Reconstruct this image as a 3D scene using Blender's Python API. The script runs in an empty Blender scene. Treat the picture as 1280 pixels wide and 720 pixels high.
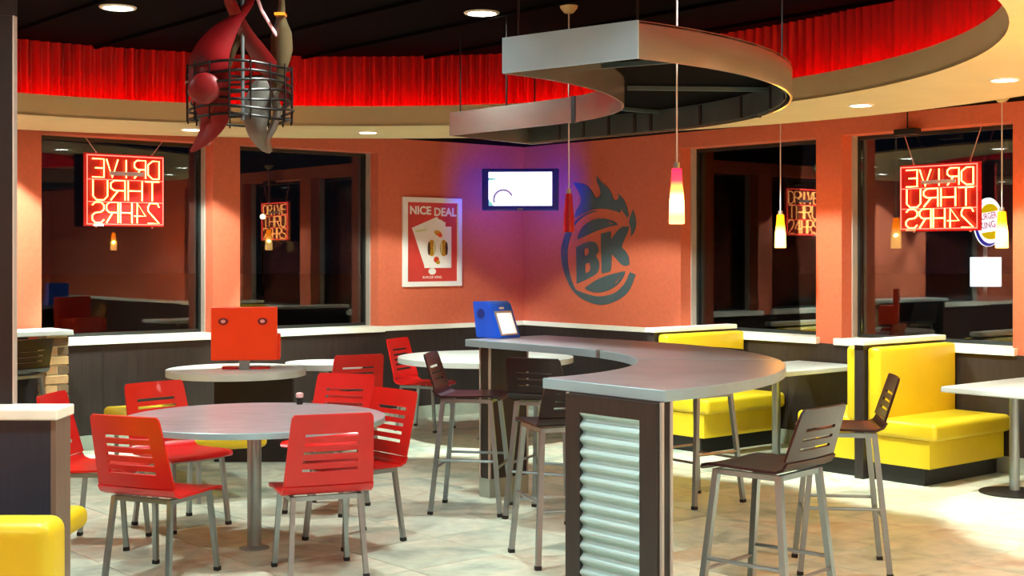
import bpy, bmesh, math, random
from math import sin, cos, pi, radians as R
from mathutils import Vector, Matrix
random.seed(7)
SC = bpy.context.scene
COL = SC.collection

# ------------------------------------------------------------------ camera, world, exposure
cd = bpy.data.cameras.new('camera'); cam = bpy.data.objects.new('camera', cd); COL.objects.link(cam)
cam.location = (0, 0, 1.68); cam.rotation_euler = (R(90), 0, 0)
cd.sensor_width = 36; cd.lens = 1700 / 1280 * 36; cd.shift_y = -(360 - 318) / 1280
cd.clip_end = 300
SC.camera = cam
wd = bpy.data.worlds.new('night_sky'); SC.world = wd; wd.use_nodes = True
wd.node_tree.nodes['Background'].inputs[0].default_value = (.02, .025, .04, 1)
wd.node_tree.nodes['Background'].inputs[1].default_value = .10
SC.view_settings.view_transform = 'Standard'; SC.view_settings.look = 'None'
SC.view_settings.gamma = 1; SC.view_settings.use_curve_mapping = False
SC.view_settings.exposure = 0.0
SOFFIT_W, CEIL_W, OUTER_W = 470, 38, 34

# ------------------------------------------------------------------ materials
def srgb(r, g, b):
    f = lambda c: (c / 255) / 12.92 if c <= 10 else ((c / 255 + .055) / 1.055) ** 2.4
    return (f(r), f(g), f(b), 1)

def mat(name, col, rough=.5, metal=0, var=.12, scale=6, bump=0, emit=0, ecol=None, stretch=(1, 1, 1), spec=.5, coat=0):
    m = bpy.data.materials.new(name); m.use_nodes = True
    nt = m.node_tree; p = nt.nodes['Principled BSDF']
    p.inputs['Roughness'].default_value = rough; p.inputs['Metallic'].default_value = metal
    p.inputs['Specular IOR Level'].default_value = spec
    p.inputs['Coat Weight'].default_value = coat
    tc = nt.nodes.new('ShaderNodeTexCoord'); mp = nt.nodes.new('ShaderNodeMapping')
    mp.inputs['Scale'].default_value = stretch
    nz = nt.nodes.new('ShaderNodeTexNoise'); nz.inputs['Scale'].default_value = scale; nz.inputs['Detail'].default_value = 5
    nt.links.new(tc.outputs['Object'], mp.inputs[0]); nt.links.new(mp.outputs[0], nz.inputs['Vector'])
    rp = nt.nodes.new('ShaderNodeValToRGB')
    rp.color_ramp.elements[0].position = .3; rp.color_ramp.elements[1].position = .7
    rp.color_ramp.elements[0].color = tuple(max(0, c * (1 - var)) for c in col[:3]) + (1,)
    rp.color_ramp.elements[1].color = tuple(min(1, c * (1 + var)) for c in col[:3]) + (1,)
    nt.links.new(nz.outputs['Fac'], rp.inputs[0]); nt.links.new(rp.outputs[0], p.inputs['Base Color'])
    if bump:
        b = nt.nodes.new('ShaderNodeBump'); b.inputs['Strength'].default_value = bump; b.inputs['Distance'].default_value = .01
        nt.links.new(nz.outputs['Fac'], b.inputs['Height']); nt.links.new(b.outputs[0], p.inputs['Normal'])
    if emit:
        p.inputs['Emission Color'].default_value = ecol or col; p.inputs['Emission Strength'].default_value = emit
    return m

M = {}
M['wall'] = mat('orange_stucco', srgb(207, 104, 72), .75, var=.06, scale=30, bump=.12)
M['dark_wood'] = mat('dark_wood', srgb(41, 34, 32), .42, var=.25, scale=5, stretch=(9, 9, .6))
M['base_tile'] = mat('grey_base_tile', srgb(150, 160, 145), .4, var=.12)
M['trim'] = mat('cream_trim', srgb(238, 240, 226), .4, var=.03)
M['frame'] = mat('window_metal', srgb(60, 66, 66), .35, .8, var=.05)
M['jamb_metal'] = mat('pale_metal', srgb(190, 180, 170), .4, .3, var=.05)
M['ceil_black'] = mat('black_ceiling', srgb(7, 5, 6), .9, var=.2, spec=.03)
M['soffit'] = mat('cream_plaster', srgb(200, 180, 132), .7, var=.04, scale=3)
M['valance'] = mat('red_pleats', srgb(150, 5, 8), .6, var=.25, scale=4, stretch=(3, 3, .4))
M['led'] = mat('red_led', srgb(255, 20, 10), .5, emit=40, ecol=(1, .012, .006, 1))
M['lamp_white'] = mat('lamp_lens', srgb(250, 255, 245), .4, emit=30, ecol=(.92, 1, .92, 1))
M['lamp_rim'] = mat('lamp_rim', srgb(230, 225, 205), .4, var=.03)
M['grout'] = mat('grout', srgb(128, 124, 108), .8, var=.1)
M['red_seat'] = mat('red_shell', srgb(202, 13, 9), .32, var=.05, coat=.12)
M['maroon'] = mat('maroon_shell', srgb(34, 8, 12), .3, var=.2)
M['chrome'] = mat('grey_steel', srgb(150, 162, 164), .36, .85, var=.06)
M['rubber'] = mat('black_rubber', srgb(22, 22, 22), .7, var=.1)
M['laminate'] = mat('grey_laminate', srgb(156, 140, 144), .28, var=.22, scale=5, stretch=(1, 3, 1))
M['white_top'] = mat('white_laminate', srgb(182, 190, 186), .35, var=.05)
M['edge'] = mat('edge_metal', srgb(150, 180, 190), .34, .2, var=.05)
M['counter_top'] = mat('counter_stone', srgb(150, 142, 148), .32, var=.14, scale=4)
M['yellow'] = mat('yellow_vinyl', srgb(218, 192, 30), .4, var=.05, scale=3)
M['corrugated'] = mat('corrugated_steel', srgb(172, 198, 196), .34, .45, var=.04)
M['canopy_cool_lit'] = mat('canopy_steel_cool_lit', srgb(160, 196, 214), .42, .35, var=.04)  # canopy steel coloured paler and bluer for the cool light on its near end
M['canopy'] = mat('canopy_steel', srgb(176, 172, 162), .22, .8, var=.05)
M['canopy_in'] = mat('canopy_inside', srgb(62, 80, 82), .5, .3, var=.15)
M['black'] = mat('black_paint', srgb(14, 13, 14), .5, var=.1)
M['black_metal'] = mat('black_wire', srgb(24, 18, 17), .4, .5, var=.1)
M['tv_case'] = mat('tv_case', srgb(16, 28, 170), .3, var=.1)  # blue in the case colour stands in for the glow around the screen
M['screen'] = mat('tv_screen', srgb(250, 252, 255), .3, emit=2.2, ecol=(.93, .97, 1, 1))
M['screen_arc'] = mat('tv_picture', srgb(130, 110, 190), .3, emit=.5, ecol=(.3, .25, .6, 1))
M['screen_cyan'] = mat('tv_picture_cyan', srgb(120, 210, 220), .3, emit=.6, ecol=(.25, .75, .8, 1))
M['poster_red'] = mat('poster_red', srgb(206, 62, 54), .45, var=.08, scale=3)
M['paper'] = mat('white_paper', srgb(244, 246, 240), .5, var=.02)
M['frame_white'] = mat('white_frame', srgb(240, 244, 238), .35, var=.02)
M['bun'] = mat('printed_bun', srgb(196, 148, 30), .5, var=.25, scale=40)
M['patty'] = mat('printed_patty', srgb(70, 36, 18), .5, var=.2, scale=40)
M['tomato'] = mat('printed_tomato', srgb(225, 70, 40), .5, var=.2, scale=40)
M['pale_print'] = mat('printed_lettuce', srgb(214, 222, 170), .5, var=.1, scale=40)
M['crest'] = mat('slate_paint', srgb(70, 92, 96), .6, var=.06)
M['kiosk_blue'] = mat('blue_plastic', srgb(10, 100, 255), .3, var=.06)
M['kiosk_red'] = mat('orange_red_plastic', srgb(244, 62, 8), .35, var=.04)
M['kiosk_screen'] = mat('kiosk_screen', srgb(225, 240, 240), .3, emit=.75, ecol=(.85, .95, 1, 1), var=.1, scale=30)
M['grommet'] = mat('dark_red_rubber', srgb(120, 14, 18), .5)
M['pinkish'] = mat('pale_pink_cap', srgb(225, 160, 165), .4)
M['leaf_red'] = mat('red_metal_flame', srgb(118, 8, 12), .45, .1, var=.25, scale=4)
M['leaf_tan'] = mat('tan_metal_flame', srgb(100, 86, 60), .45, .3, var=.2, scale=6)
M['leaf_grey'] = mat('grey_metal_flame', srgb(124, 120, 112), .45, .4, var=.2, scale=6)
M['orange_band'] = mat('orange_band', srgb(226, 120, 20), .4)
M['neon_text'] = mat('neon_amber', srgb(255, 200, 110), .4, emit=6, ecol=(1, .46, .13, 1))
M['neon_red'] = mat('neon_red', srgb(255, 60, 50), .4, emit=6, ecol=(1, .07, .05, 1))
M['neon_back'] = mat('red_glow_backing', srgb(150, 5, 9), .35, var=.1)  # clear panel coloured red in place of the glow from the tubes
M['neon_wire'] = mat('sign_bracket', srgb(200, 150, 140), .4, .3)
M['label_strip'] = mat('pale_strip', srgb(205, 190, 215), .4)
M['brick'] = mat('tan_brick', srgb(176, 138, 94), .85, var=.3, scale=8, bump=.4)
M['mortar'] = mat('mortar', srgb(190, 184, 150), .9, var=.1)
M['cord'] = mat('pendant_cord', srgb(205, 195, 190), .5)
M['cup'] = mat('pendant_cup', srgb(200, 180, 120), .35, .3)
M['shade_dark'] = mat('crimson_glass', srgb(165, 4, 34), .18, var=.15, coat=.3)
M['asphalt'] = mat('asphalt', srgb(28, 28, 30), .9, var=.2)
M['sign_white'] = mat('sign_face', srgb(255, 255, 255), .4, emit=1.6, ecol=(1, 1, 1, 1))
M['sign_yellow'] = mat('sign_yellow', srgb(255, 205, 10), .4, emit=1.0, ecol=srgb(255, 205, 10))
M['sign_blue'] = mat('sign_blue', srgb(40, 50, 190), .4, emit=.8, ecol=srgb(40, 50, 190))
M['sign_pink'] = mat('sign_lettering', srgb(220, 120, 150), .4, emit=.8, ecol=srgb(225, 120, 150))
M['glow_street'] = mat('street_glow', srgb(255, 230, 170), .4, emit=4, ecol=(1, .85, .55, 1))
M['salt_cap'] = mat('shaker_cap', srgb(235, 190, 190), .4)
M['blue_reflect_wood'] = mat('dark_wood_blue_reflect', srgb(36, 44, 58), .4, var=.15, scale=5, stretch=(9, 9, .6))  # dark wood with a bluish reflection put into its colour

def glass_mat():
    m = bpy.data.materials.new('window_glass'); m.use_nodes = True; nt = m.node_tree; nt.nodes.clear()
    o = nt.nodes.new('ShaderNodeOutputMaterial'); mx = nt.nodes.new('ShaderNodeMixShader')
    tr = nt.nodes.new('ShaderNodeBsdfTransparent'); gl = nt.nodes.new('ShaderNodeBsdfGlossy'); fr = nt.nodes.new('ShaderNodeFresnel')
    nz = nt.nodes.new('ShaderNodeTexNoise'); nz.inputs['Scale'].default_value = 40
    ml = nt.nodes.new('ShaderNodeMath'); ml.operation = 'MULTIPLY'; ml.inputs[1].default_value = .02
    nt.links.new(nz.outputs['Fac'], ml.inputs[0]); nt.links.new(ml.outputs[0], gl.inputs['Roughness'])
    tr.inputs[0].default_value = (.86, .9, .9, 1); gl.inputs[0].default_value = (1, 1, 1, 1)
    fr.inputs[0].default_value = 1.62
    nt.links.new(fr.outputs[0], mx.inputs[0]); nt.links.new(tr.outputs[0], mx.inputs[1]); nt.links.new(gl.outputs[0], mx.inputs[2])
    nt.links.new(mx.outputs[0], o.inputs[0]); return m
M['glass'] = glass_mat()

def floor_mat():
    m = bpy.data.materials.new('slate_tile'); m.use_nodes = True; nt = m.node_tree; p = nt.nodes['Principled BSDF']
    L = nt.links.new
    g = nt.nodes.new('ShaderNodeNewGeometry'); oi = nt.nodes.new('ShaderNodeObjectInfo')
    ad = nt.nodes.new('ShaderNodeVectorMath'); ad.operation = 'MULTIPLY_ADD'
    ad.inputs[1].default_value = (1, 1, 1)
    cx = nt.nodes.new('ShaderNodeCombineXYZ'); mu = nt.nodes.new('ShaderNodeMath'); mu.operation = 'MULTIPLY'; mu.inputs[1].default_value = 37
    L(oi.outputs['Random'], mu.inputs[0]); L(mu.outputs[0], cx.inputs[0]); L(mu.outputs[0], cx.inputs[1])
    L(g.outputs['Position'], ad.inputs[0]); L(cx.outputs[0], ad.inputs[2])
    n1 = nt.nodes.new('ShaderNodeTexNoise'); n1.inputs['Scale'].default_value = 1.7; n1.inputs['Detail'].default_value = 6; n1.inputs['Distortion'].default_value = 1.2
    n2 = nt.nodes.new('ShaderNodeTexNoise'); n2.inputs['Scale'].default_value = 9; n2.inputs['Detail'].default_value = 8; n2.inputs['Distortion'].default_value = .6
    L(ad.outputs[0], n1.inputs['Vector']); L(ad.outputs[0], n2.inputs['Vector'])
    r1 = nt.nodes.new('ShaderNodeValToRGB'); cr = r1.color_ramp
    cr.elements[0].position = .30; cr.elements[0].color = srgb(150, 166, 154)
    cr.elements[1].position = .78; cr.elements[1].color = srgb(176, 146, 116)
    e = cr.elements.new(.44); e.color = srgb(198, 208, 190)
    e = cr.elements.new(.58); e.color = srgb(220, 220, 200)
    L(n1.outputs['Fac'], r1.inputs[0])
    r2 = nt.nodes.new('ShaderNodeValToRGB'); r2.color_ramp.elements[0].position = .35; r2.color_ramp.elements[1].position = .65
    r2.color_ramp.elements[0].color = (.80, .80, .78, 1); r2.color_ramp.elements[1].color = (1.0, 1.0, .98, 1)
    L(n2.outputs['Fac'], r2.inputs[0])
    mx = nt.nodes.new('ShaderNodeMix'); mx.data_type = 'RGBA'; mx.blend_type = 'MULTIPLY'; mx.inputs[0].default_value = 1
    L(r1.outputs[0], mx.inputs[6]); L(r2.outputs[0], mx.inputs[7]); L(mx.outputs[2], p.inputs['Base Color'])
    b = nt.nodes.new('ShaderNodeBump'); b.inputs['Strength'].default_value = .12; b.inputs['Distance'].default_value = .01
    L(n2.outputs['Fac'], b.inputs['Height']); L(b.outputs[0], p.inputs['Normal'])
    p.inputs['Roughness'].default_value = .36; p.inputs['Specular IOR Level'].default_value = .4
    return m
M['floor'] = floor_mat()

def shade_mat(name, stops, strength, height):
    """glass pendant shade lit from inside: colour bands up its height"""
    m = bpy.data.materials.new(name); m.use_nodes = True; nt = m.node_tree; p = nt.nodes['Principled BSDF']
    tc = nt.nodes.new('ShaderNodeTexCoord'); sp = nt.nodes.new('ShaderNodeSeparateXYZ')
    dv = nt.nodes.new('ShaderNodeMath'); dv.operation = 'DIVIDE'; dv.inputs[1].default_value = height
    r = nt.nodes.new('ShaderNodeValToRGB')
    for i, (pos, c) in enumerate(stops):
        e = r.color_ramp.elements[i] if i < 2 else r.color_ramp.elements.new(pos)
        e.position = pos; e.color = c
    nt.links.new(tc.outputs['Object'], sp.inputs[0]); nt.links.new(sp.outputs[2], dv.inputs[0]); nt.links.new(dv.outputs[0], r.inputs[0])
    nt.links.new(r.outputs[0], p.inputs['Emission Color']); nt.links.new(r.outputs[0], p.inputs['Base Color'])
    p.inputs['Emission Strength'].default_value = strength * 2; p.inputs['Roughness'].default_value = .2
    tr = nt.nodes.new('ShaderNodeBsdfTransparent'); mx = nt.nodes.new('ShaderNodeMixShader'); mx.inputs[0].default_value = .5
    nt.links.new(r.outputs[0], tr.inputs[0]); nt.links.new(tr.outputs[0], mx.inputs[1]); nt.links.new(p.outputs[0], mx.inputs[2])
    nt.links.new(mx.outputs[0], nt.nodes['Material Output'].inputs[0])
    return m
M['shade_red'] = shade_mat('red_lit_glass', [(0, (1, .55, .25, 1)), (1, (.9, .02, .08, 1)), (.12, (1, .75, .2, 1)), (.4, (1, .95, .6, 1)), (.6, (1, .6, .12, 1)), (.78, (1, .05, .08, 1))], 1.9, .28)
M['shade_amber'] = shade_mat('amber_lit_glass', [(0, (1, .72, .3, 1)), (1, (1, .34, .005, 1)), (.45, (1, .8, .35, 1)), (.72, (1, .46, .01, 1))], 1.7, .27)

# ------------------------------------------------------------------ mesh helpers
def T(*a): return Matrix.Translation(Vector(a))
def rz(a): return Matrix.Rotation(a, 4, 'Z')

def box(bm, x0, x1, y0, y1, z0, z1, mtx=None, bev=0):
    m = Matrix.Diagonal((x1 - x0, y1 - y0, z1 - z0, 1)); m.translation = ((x0 + x1) / 2, (y0 + y1) / 2, (z0 + z1) / 2)
    r = bmesh.ops.create_cube(bm, size=1, matrix=(mtx @ m) if mtx else m)
    if bev:
        es = list({e for v in r['verts'] for e in v.link_edges})
        bmesh.ops.bevel(bm, geom=es, offset=bev, segments=5 if bev > .02 else 2, profile=.5, affect='EDGES')
    return bm

def cyl(bm, p, r, h, n=20, r2=None, mtx=None):
    m = T(p[0], p[1], p[2] + h / 2)
    bmesh.ops.create_cone(bm, cap_ends=True, segments=n, radius1=r, radius2=r if r2 is None else r2, depth=h, matrix=(mtx @ m) if mtx else m)
    return bm

def tube(bm, pts, r, n=8, closed=False, square=False):
    pts = [Vector(p) for p in pts]; N = len(pts); rings = []
    if square: n = 4
    prev = None
    for i, p in enumerate(pts):
        a = pts[i - 1] if (i > 0 or closed) else p
        b = pts[(i + 1) % N] if (i < N - 1 or closed) else p
        d = (b - a).normalized()
        if prev is None:
            up = Vector((0, 0, 1)) if abs(d.z) < .9 else Vector((1, 0, 0))
            s = d.cross(up).normalized()
        else:
            s = (prev - d * prev.dot(d)).normalized()
        prev = s; t = d.cross(s).normalized()
        k = 1.0
        if a != p and b != p:
            c = max(.35, cos((p - a).angle(b - p) / 2)); k = 1 / c if c > .35 else 1.5
        rr = r * (1.414 if square else 1)
        off = pi / 4 if square else 0
        rings.append([bm.verts.new(p + (s * cos(off + 2 * pi * j / n) + t * sin(off + 2 * pi * j / n)) * rr) for j in range(n)])
    M_ = N if closed else N - 1
    for i in range(M_):
        A, B = rings[i], rings[(i + 1) % N]
        for j in range(n):
            bm.faces.new((A[j], A[(j + 1) % n], B[(j + 1) % n], B[j]))
    if not closed:
        bm.faces.new(rings[0][::-1]); bm.faces.new(rings[-1])
    return bm

def lathe(bm, prof, n=28, mtx=None):
    rings = []
    for r, z in prof:
        rings.append([bm.verts.new((mtx or Matrix()) @ Vector((r * cos(2 * pi * j / n), r * sin(2 * pi * j / n), z))) for j in range(n)])
    for A, B in zip(rings, rings[1:]):
        for j in range(n): bm.faces.new((A[j], A[(j + 1) % n], B[(j + 1) % n], B[j]))
    if prof[0][0] > 1e-5: bm.faces.new(rings[0][::-1])
    if prof[-1][0] > 1e-5: bm.faces.new(rings[-1])
    bmesh.ops.remove_doubles(bm, verts=bm.verts[:], dist=1e-6)
    return bm

def prism(bm, pts, z0, z1, mtx=None):
    f = lambda p, z: (mtx or Matrix()) @ Vector((p[0], p[1], z))
    A = [bm.verts.new(f(p, z0)) for p in pts]; B = [bm.verts.new(f(p, z1)) for p in pts]
    n = len(pts)
    for i in range(n): bm.faces.new((A[i], A[(i + 1) % n], B[(i + 1) % n], B[i]))
    fa = bm.faces.new(A[::-1]); fb = bm.faces.new(B)
    bmesh.ops.triangulate(bm, faces=[fa, fb])
    return bm

def solid(bm, th):
    bmesh.ops.recalc_face_normals(bm, faces=bm.faces[:])
    bmesh.ops.solidify(bm, geom=bm.faces[:], thickness=th)
    return bm

def link(name, bm, m, parent=None, smooth=False, mtx=None):
    bmesh.ops.recalc_face_normals(bm, faces=bm.faces[:])
    me = bpy.data.meshes.new(name); bm.to_mesh(me); bm.free()
    if mtx: me.transform(mtx)
    me.materials.append(m if not isinstance(m, str) else M[m])
    if smooth:
        me.polygons.foreach_set('use_smooth', [True] * len(me.polygons))
        me.set_sharp_from_angle(angle=R(38))
    o = bpy.data.objects.new(name, me); COL.objects.link(o)
    if parent: o.parent = parent
    return o

def NB(): return bmesh.new()
def thing(name, label, cat, loc=(0, 0, 0), rot=0, group=None):
    o = bpy.data.objects.new(name, None); COL.objects.link(o); o.empty_display_size = .1
    o.location = loc; o.rotation_euler = (0, 0, rot)
    o['label'] = label; o['category'] = cat
    if group: o['group'] = group
    return o
def tag(o, label, cat, group=None):
    o['label'] = label; o['category'] = cat
    if group: o['group'] = group
    return o
def struct(o, label=None, cat=None):
    o['kind'] = 'structure'
    if label: o['label'] = label
    if cat: o['category'] = cat
    return o
def dup(root, loc, rot, label, group=None):
    r = root.copy(); COL.objects.link(r); r.location = loc; r.rotation_euler = (0, 0, rot); r['label'] = label
    if group: r['group'] = group
    for ch in list(root.children):
        c = ch.copy(); COL.objects.link(c); c.parent = r
        for g in ch.children:
            d = g.copy(); COL.objects.link(d); d.parent = c
    return r

def from_curve(c, mtx):
    o = bpy.data.objects.new('tmp', c); COL.objects.link(o)
    bpy.context.view_layer.update()
    dg = bpy.context.evaluated_depsgraph_get()
    me = bpy.data.meshes.new_from_object(o.evaluated_get(dg)); bpy.data.objects.remove(o); bpy.data.curves.remove(c)
    me.transform(mtx); me.materials.clear()
    return me
def fill2d(name, loops, ext, m, parent, mtx):
    c = bpy.data.curves.new('shape', 'CURVE'); c.dimensions = '2D'; c.fill_mode = 'BOTH'; c.extrude = ext / 2
    for lp in loops:
        s = c.splines.new('POLY'); s.points.add(len(lp) - 1); s.use_cyclic_u = True
        for i, p in enumerate(lp): s.points[i].co = (p[0], p[1], 0, 1)
    me = from_curve(c, mtx @ T(0, 0, ext / 2)); me.name = name; me.materials.append(M[m])
    o = bpy.data.objects.new(name, me); COL.objects.link(o); o.parent = parent
    return o
def lettering(name, body, width, height, ext, m, parent, mtx, shear=0, bold=0):
    c = bpy.data.curves.new('text', 'FONT'); c.body = body; c.extrude = ext / 2; c.shear = shear; c.offset = bold; c.resolution_u = 3
    me = from_curve(c, Matrix()); me.name = name
    xs = [v.co.x for v in me.vertices]; ys = [v.co.y for v in me.vertices]
    sx = width / (max(xs) - min(xs)); sy = height / (max(ys) - min(ys))
    me.transform(mtx @ Matrix.Diagonal((sx, sy, 1, 1)) @ T(-min(xs), -min(ys), ext / 2))
    me.materials.append(M[m]); o = bpy.data.objects.new(name, me); COL.objects.link(o); o.parent = parent
    return o

# ------------------------------------------------------------------ room frame: corner C, left wall runs along a, right wall along b
C = Vector((.13, 14.84, 0)); a = Vector((-.766, -.643, 0)); b = Vector((.643, -.766, 0)); Z = Vector((0, 0, 1))
def basis(x, y, z, o):
    m = Matrix.Identity(4)
    for i, v in enumerate((x, y, z, o)):
        for j in range(3): m[j][i] = v[j]
    return m
# wall frames: local x along wall from the corner, local y into the room, local z up
WL = basis(a, b, Z, C); WR = basis(b, a, Z, C)
def PL(t, d, z=0): return C + a * t + b * d + Z * z
def PR(u, d, z=0): return C + b * u + a * d + Z * z
# picture planes on the walls: x to the viewer's right, y up, z out of the wall
def plane_left(t, z, d=0): return basis(-a, Z, b, PL(t, d, z))
def plane_right(u, z, d=0): return basis(b, Z, a, PR(u, d, z))
LA, LB = 11.0, 13.0
HEAD, SILL, H0, H1 = 2.70, .96, 2.85, 3.28
RC = Vector((-1.2, 7.2, 0))

# ------------------------------------------------------------------ walls
WIN_L = [(1.914, 3.463), (3.741, 5.325), (7.2, 8.8)]
WIN_R = [(2.318, 3.915), (4.184, 5.767), (6.04, 7.6)]
def wall(name, mt, L, wins):
    bm = NB(); TH = .3
    xs = [0] + [v for w in wins for v in w] + [L]
    for i in range(0, len(xs), 2): box(bm, xs[i] - (.3 if i == 0 else 0), xs[i + 1], -TH, 0, 0, 3.4, mt)
    for x0, x1 in wins:
        box(bm, x0, x1, -TH, 0, 0, SILL - .05, mt); box(bm, x0, x1, -TH, 0, HEAD, 3.4, mt)
    return struct(link(name, bm, 'wall'))
wl = wall('wall_left', WL, LA, WIN_L); wr = wall('wall_right', WR, LB, WIN_R)
bm = NB(); box(bm, LA, LA + .3, -.3, LB + .3, 0, 3.4, WL); wf = struct(link('wall_front', bm, 'wall'))
bm = NB(); box(bm, LB, LB + .3, -.3, LA, 0, 3.4, WR); wb = struct(link('wall_back', bm, 'wall'))
# wainscot panels below the sill, each its own board
for root, mt, L, off in ((wl, WL, LA, 0), (wr, WR, LB, .02)):
    x = off
    while x < L - .05:
        w_ = min(1.2, L - x); bm = NB(); box(bm, x + .001, x + w_ - .001, .001, .02, .13, SILL - .05, mt, bev=.0015)
        link('wainscot_panel', bm, 'dark_wood', root); x += w_
for nm, mt, L, off in (('baseboard_left', WL, LA, 0), ('baseboard_right', WR, LB, .03)):
    bm = NB(); box(bm, off, L, .001, .012, 0, .13, mt); base = struct(link(nm, bm, 'grout'))
    x = off
    while x < L - .05:
        w_ = min(.6, L - x); bm = NB(); box(bm, x + .002, x + w_ - .002, .002, .028, .0, .128, mt, bev=.003)
        link('tile', bm, 'base_tile', base); x += w_
# cream cap running on top of the wainscot between the windows
def cap(nm, mt, segs):
    bm = NB()
    for s0, s1 in segs: box(bm, s0, s1, .0, .035, SILL - .048, SILL, mt, bev=.004)
    return struct(link(nm, bm, 'trim'))
cap('trim_1', WL, [(.035, 1.87), (5.37, 7.15), (8.85, LA)])
cap('trim_2', WR, [(0, 2.27), (7.65, LB)])

def window(n, mt, x0, x1):
    bm = NB(); D = -.24; f = .032
    box(bm, x0, x0 + f, D - .03, D + .03, SILL, HEAD, mt); box(bm, x1 - f, x1, D - .03, D + .03, SILL, HEAD, mt)
    box(bm, x0 + f, x1 - f, D - .03, D + .03, SILL, SILL + f, mt); box(bm, x0 + f, x1 - f, D - .03, D + .03, HEAD - f, HEAD, mt)
    w = struct(link('window_%d' % n, bm, 'frame'))
    bm = NB(); box(bm, x0 + f, x1 - f, D - .004, D + .004, SILL + f, HEAD - f, mt); link('pane', bm, 'glass', w)
    bm = NB(); box(bm, x0 - .045, x1 + .045, 0, .06, SILL - .055, SILL + .003, mt, bev=.004); box(bm, x0 + .001, x1 - .001, -.25, .0, SILL - .04, SILL + .003, mt)
    link('sill', bm, 'trim', w)
    for q0, q1 in ((x0 + .0005, x0 + .012), (x1 - .012, x1 - .0005)):
        bm = NB(); box(bm, q0, q1, D + .03, D + .10, SILL + .004, HEAD - .001, mt); link('jamb_strip', bm, 'jamb_metal', w)
    return w
n = 1
for mt, wins in ((WL, WIN_L), (WR, WIN_R)):
    for x0, x1 in wins: window(n, mt, x0, x1); n += 1

# ------------------------------------------------------------------ floor of slate tiles laid square to the walls
bm = NB(); box(bm, 0, LA, 0, LB, -.15, -.004, WL); fl = struct(link('floor', bm, 'grout'))
TS = .6
me_tile = []
for v in range(4):
    bm = NB(); box(bm, 0, TS - .006, 0, TS - .006, -.006, -.0003 * (v % 3), None, bev=.002)
    me = bpy.data.meshes.new('floor_tile'); bm.to_mesh(me); bm.free(); me.materials.append(M['floor']); me_tile.append(me)
cells = []
for i in range(int(LA / TS) + 1):
    for j in range(int(LB / TS) + 1):
        if (i + 1) * TS > LA + .01 or (j + 1) * TS > LB + .01: continue
        p = C + a * ((i + .5) * TS) + b * ((j + .5) * TS)
        vis = p.y > 6.6 and abs(p.x) < .40 * p.y + .5
        cells.append((0 if vis else 1, p.length, i, j))
cells.sort()
rest = NB()
for k, (nv, d_, i, j) in enumerate(cells):
    o_ = C + a * (i * TS) + b * (j * TS)
    mt = basis(a, b, Z, o_)
    if nv == 0 and k < 300:
        o = bpy.data.objects.new('floor_tile', me_tile[(i * 7 + j * 3) % 4]); COL.objects.link(o); o.parent = fl; o.matrix_local = mt
    else:
        box(rest, 0, TS - .006, 0, TS - .006, -.006, -.0005, mt)
r_ = link('floor_tiles', rest, 'floor', fl); r_['kind'] = 'stuff'

# ------------------------------------------------------------------ ceiling, round soffit with red pleated cove
def circ(r, n=96, c=RC): return [(c.x + r * cos(2 * pi * i / n), c.y + r * sin(2 * pi * i / n)) for i in range(n)]
corners = [PL(-.0, 0), PL(LA, 0), PL(LA, LB), PR(LB, 0)]
ce = fill2d('ceiling', [[(p.x, p.y) for p in corners], circ(3.86)[::-1]], .05, 'ceil_black', None, T(0, 0, H0)); struct(ce)
bm = NB(); prism(bm, circ(4.0), H1, H1 + .05); link('upper_ceiling', bm, 'ceil_black', ce)
for k in range(-5, 5):
    off = k * .75 + .2; half = math.sqrt(max(0, 3.8 ** 2 - off ** 2))
    mt = basis(b, a, Z, RC + a * off + Z * H1); bm = NB(); box(bm, -half, half, -.012, .012, -.025, 0, mt); link('ceiling_batten', bm, 'ceil_black', ce)
# soffit ring hung under the dark ceiling
ring = fill2d('trim_3', [circ(4.82, 128, RC + Vector((-.06, -.03, 0))), circ(3.6, 128)[::-1]], .02, 'soffit', None, T(0, 0, 2.70)); struct(ring)
bm = NB(); N = 128
for r0, z0, r1, z1 in ((3.6, 2.70, 3.6, 2.857), (3.6, 2.857, 3.625, 2.857), (3.625, 2.857, 3.625, 2.70)):
    A = [bm.verts.new((p[0], p[1], z0)) for p in circ(r0, N)]; B = [bm.verts.new((p[0], p[1], z1)) for p in circ(r1, N)]
    for i in range(N): bm.faces.new((A[i], A[(i + 1) % N], B[(i + 1) % N], B[i]))
link('fascia', bm, 'soffit', ring, True)
oc = circ(4.82, 128, RC + Vector((-.06, -.03, 0)))
bm = NB(); A = [bm.verts.new((p[0], p[1], 2.70)) for p in oc]; B = [bm.verts.new((p[0], p[1], 2.85)) for p in oc]
for i in range(N): bm.faces.new((A[i], A[(i + 1) % N], B[(i + 1) % N], B[i]))
solid(bm, .01); link('outer_fascia', bm, 'ceil_black', ring, True)
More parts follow.
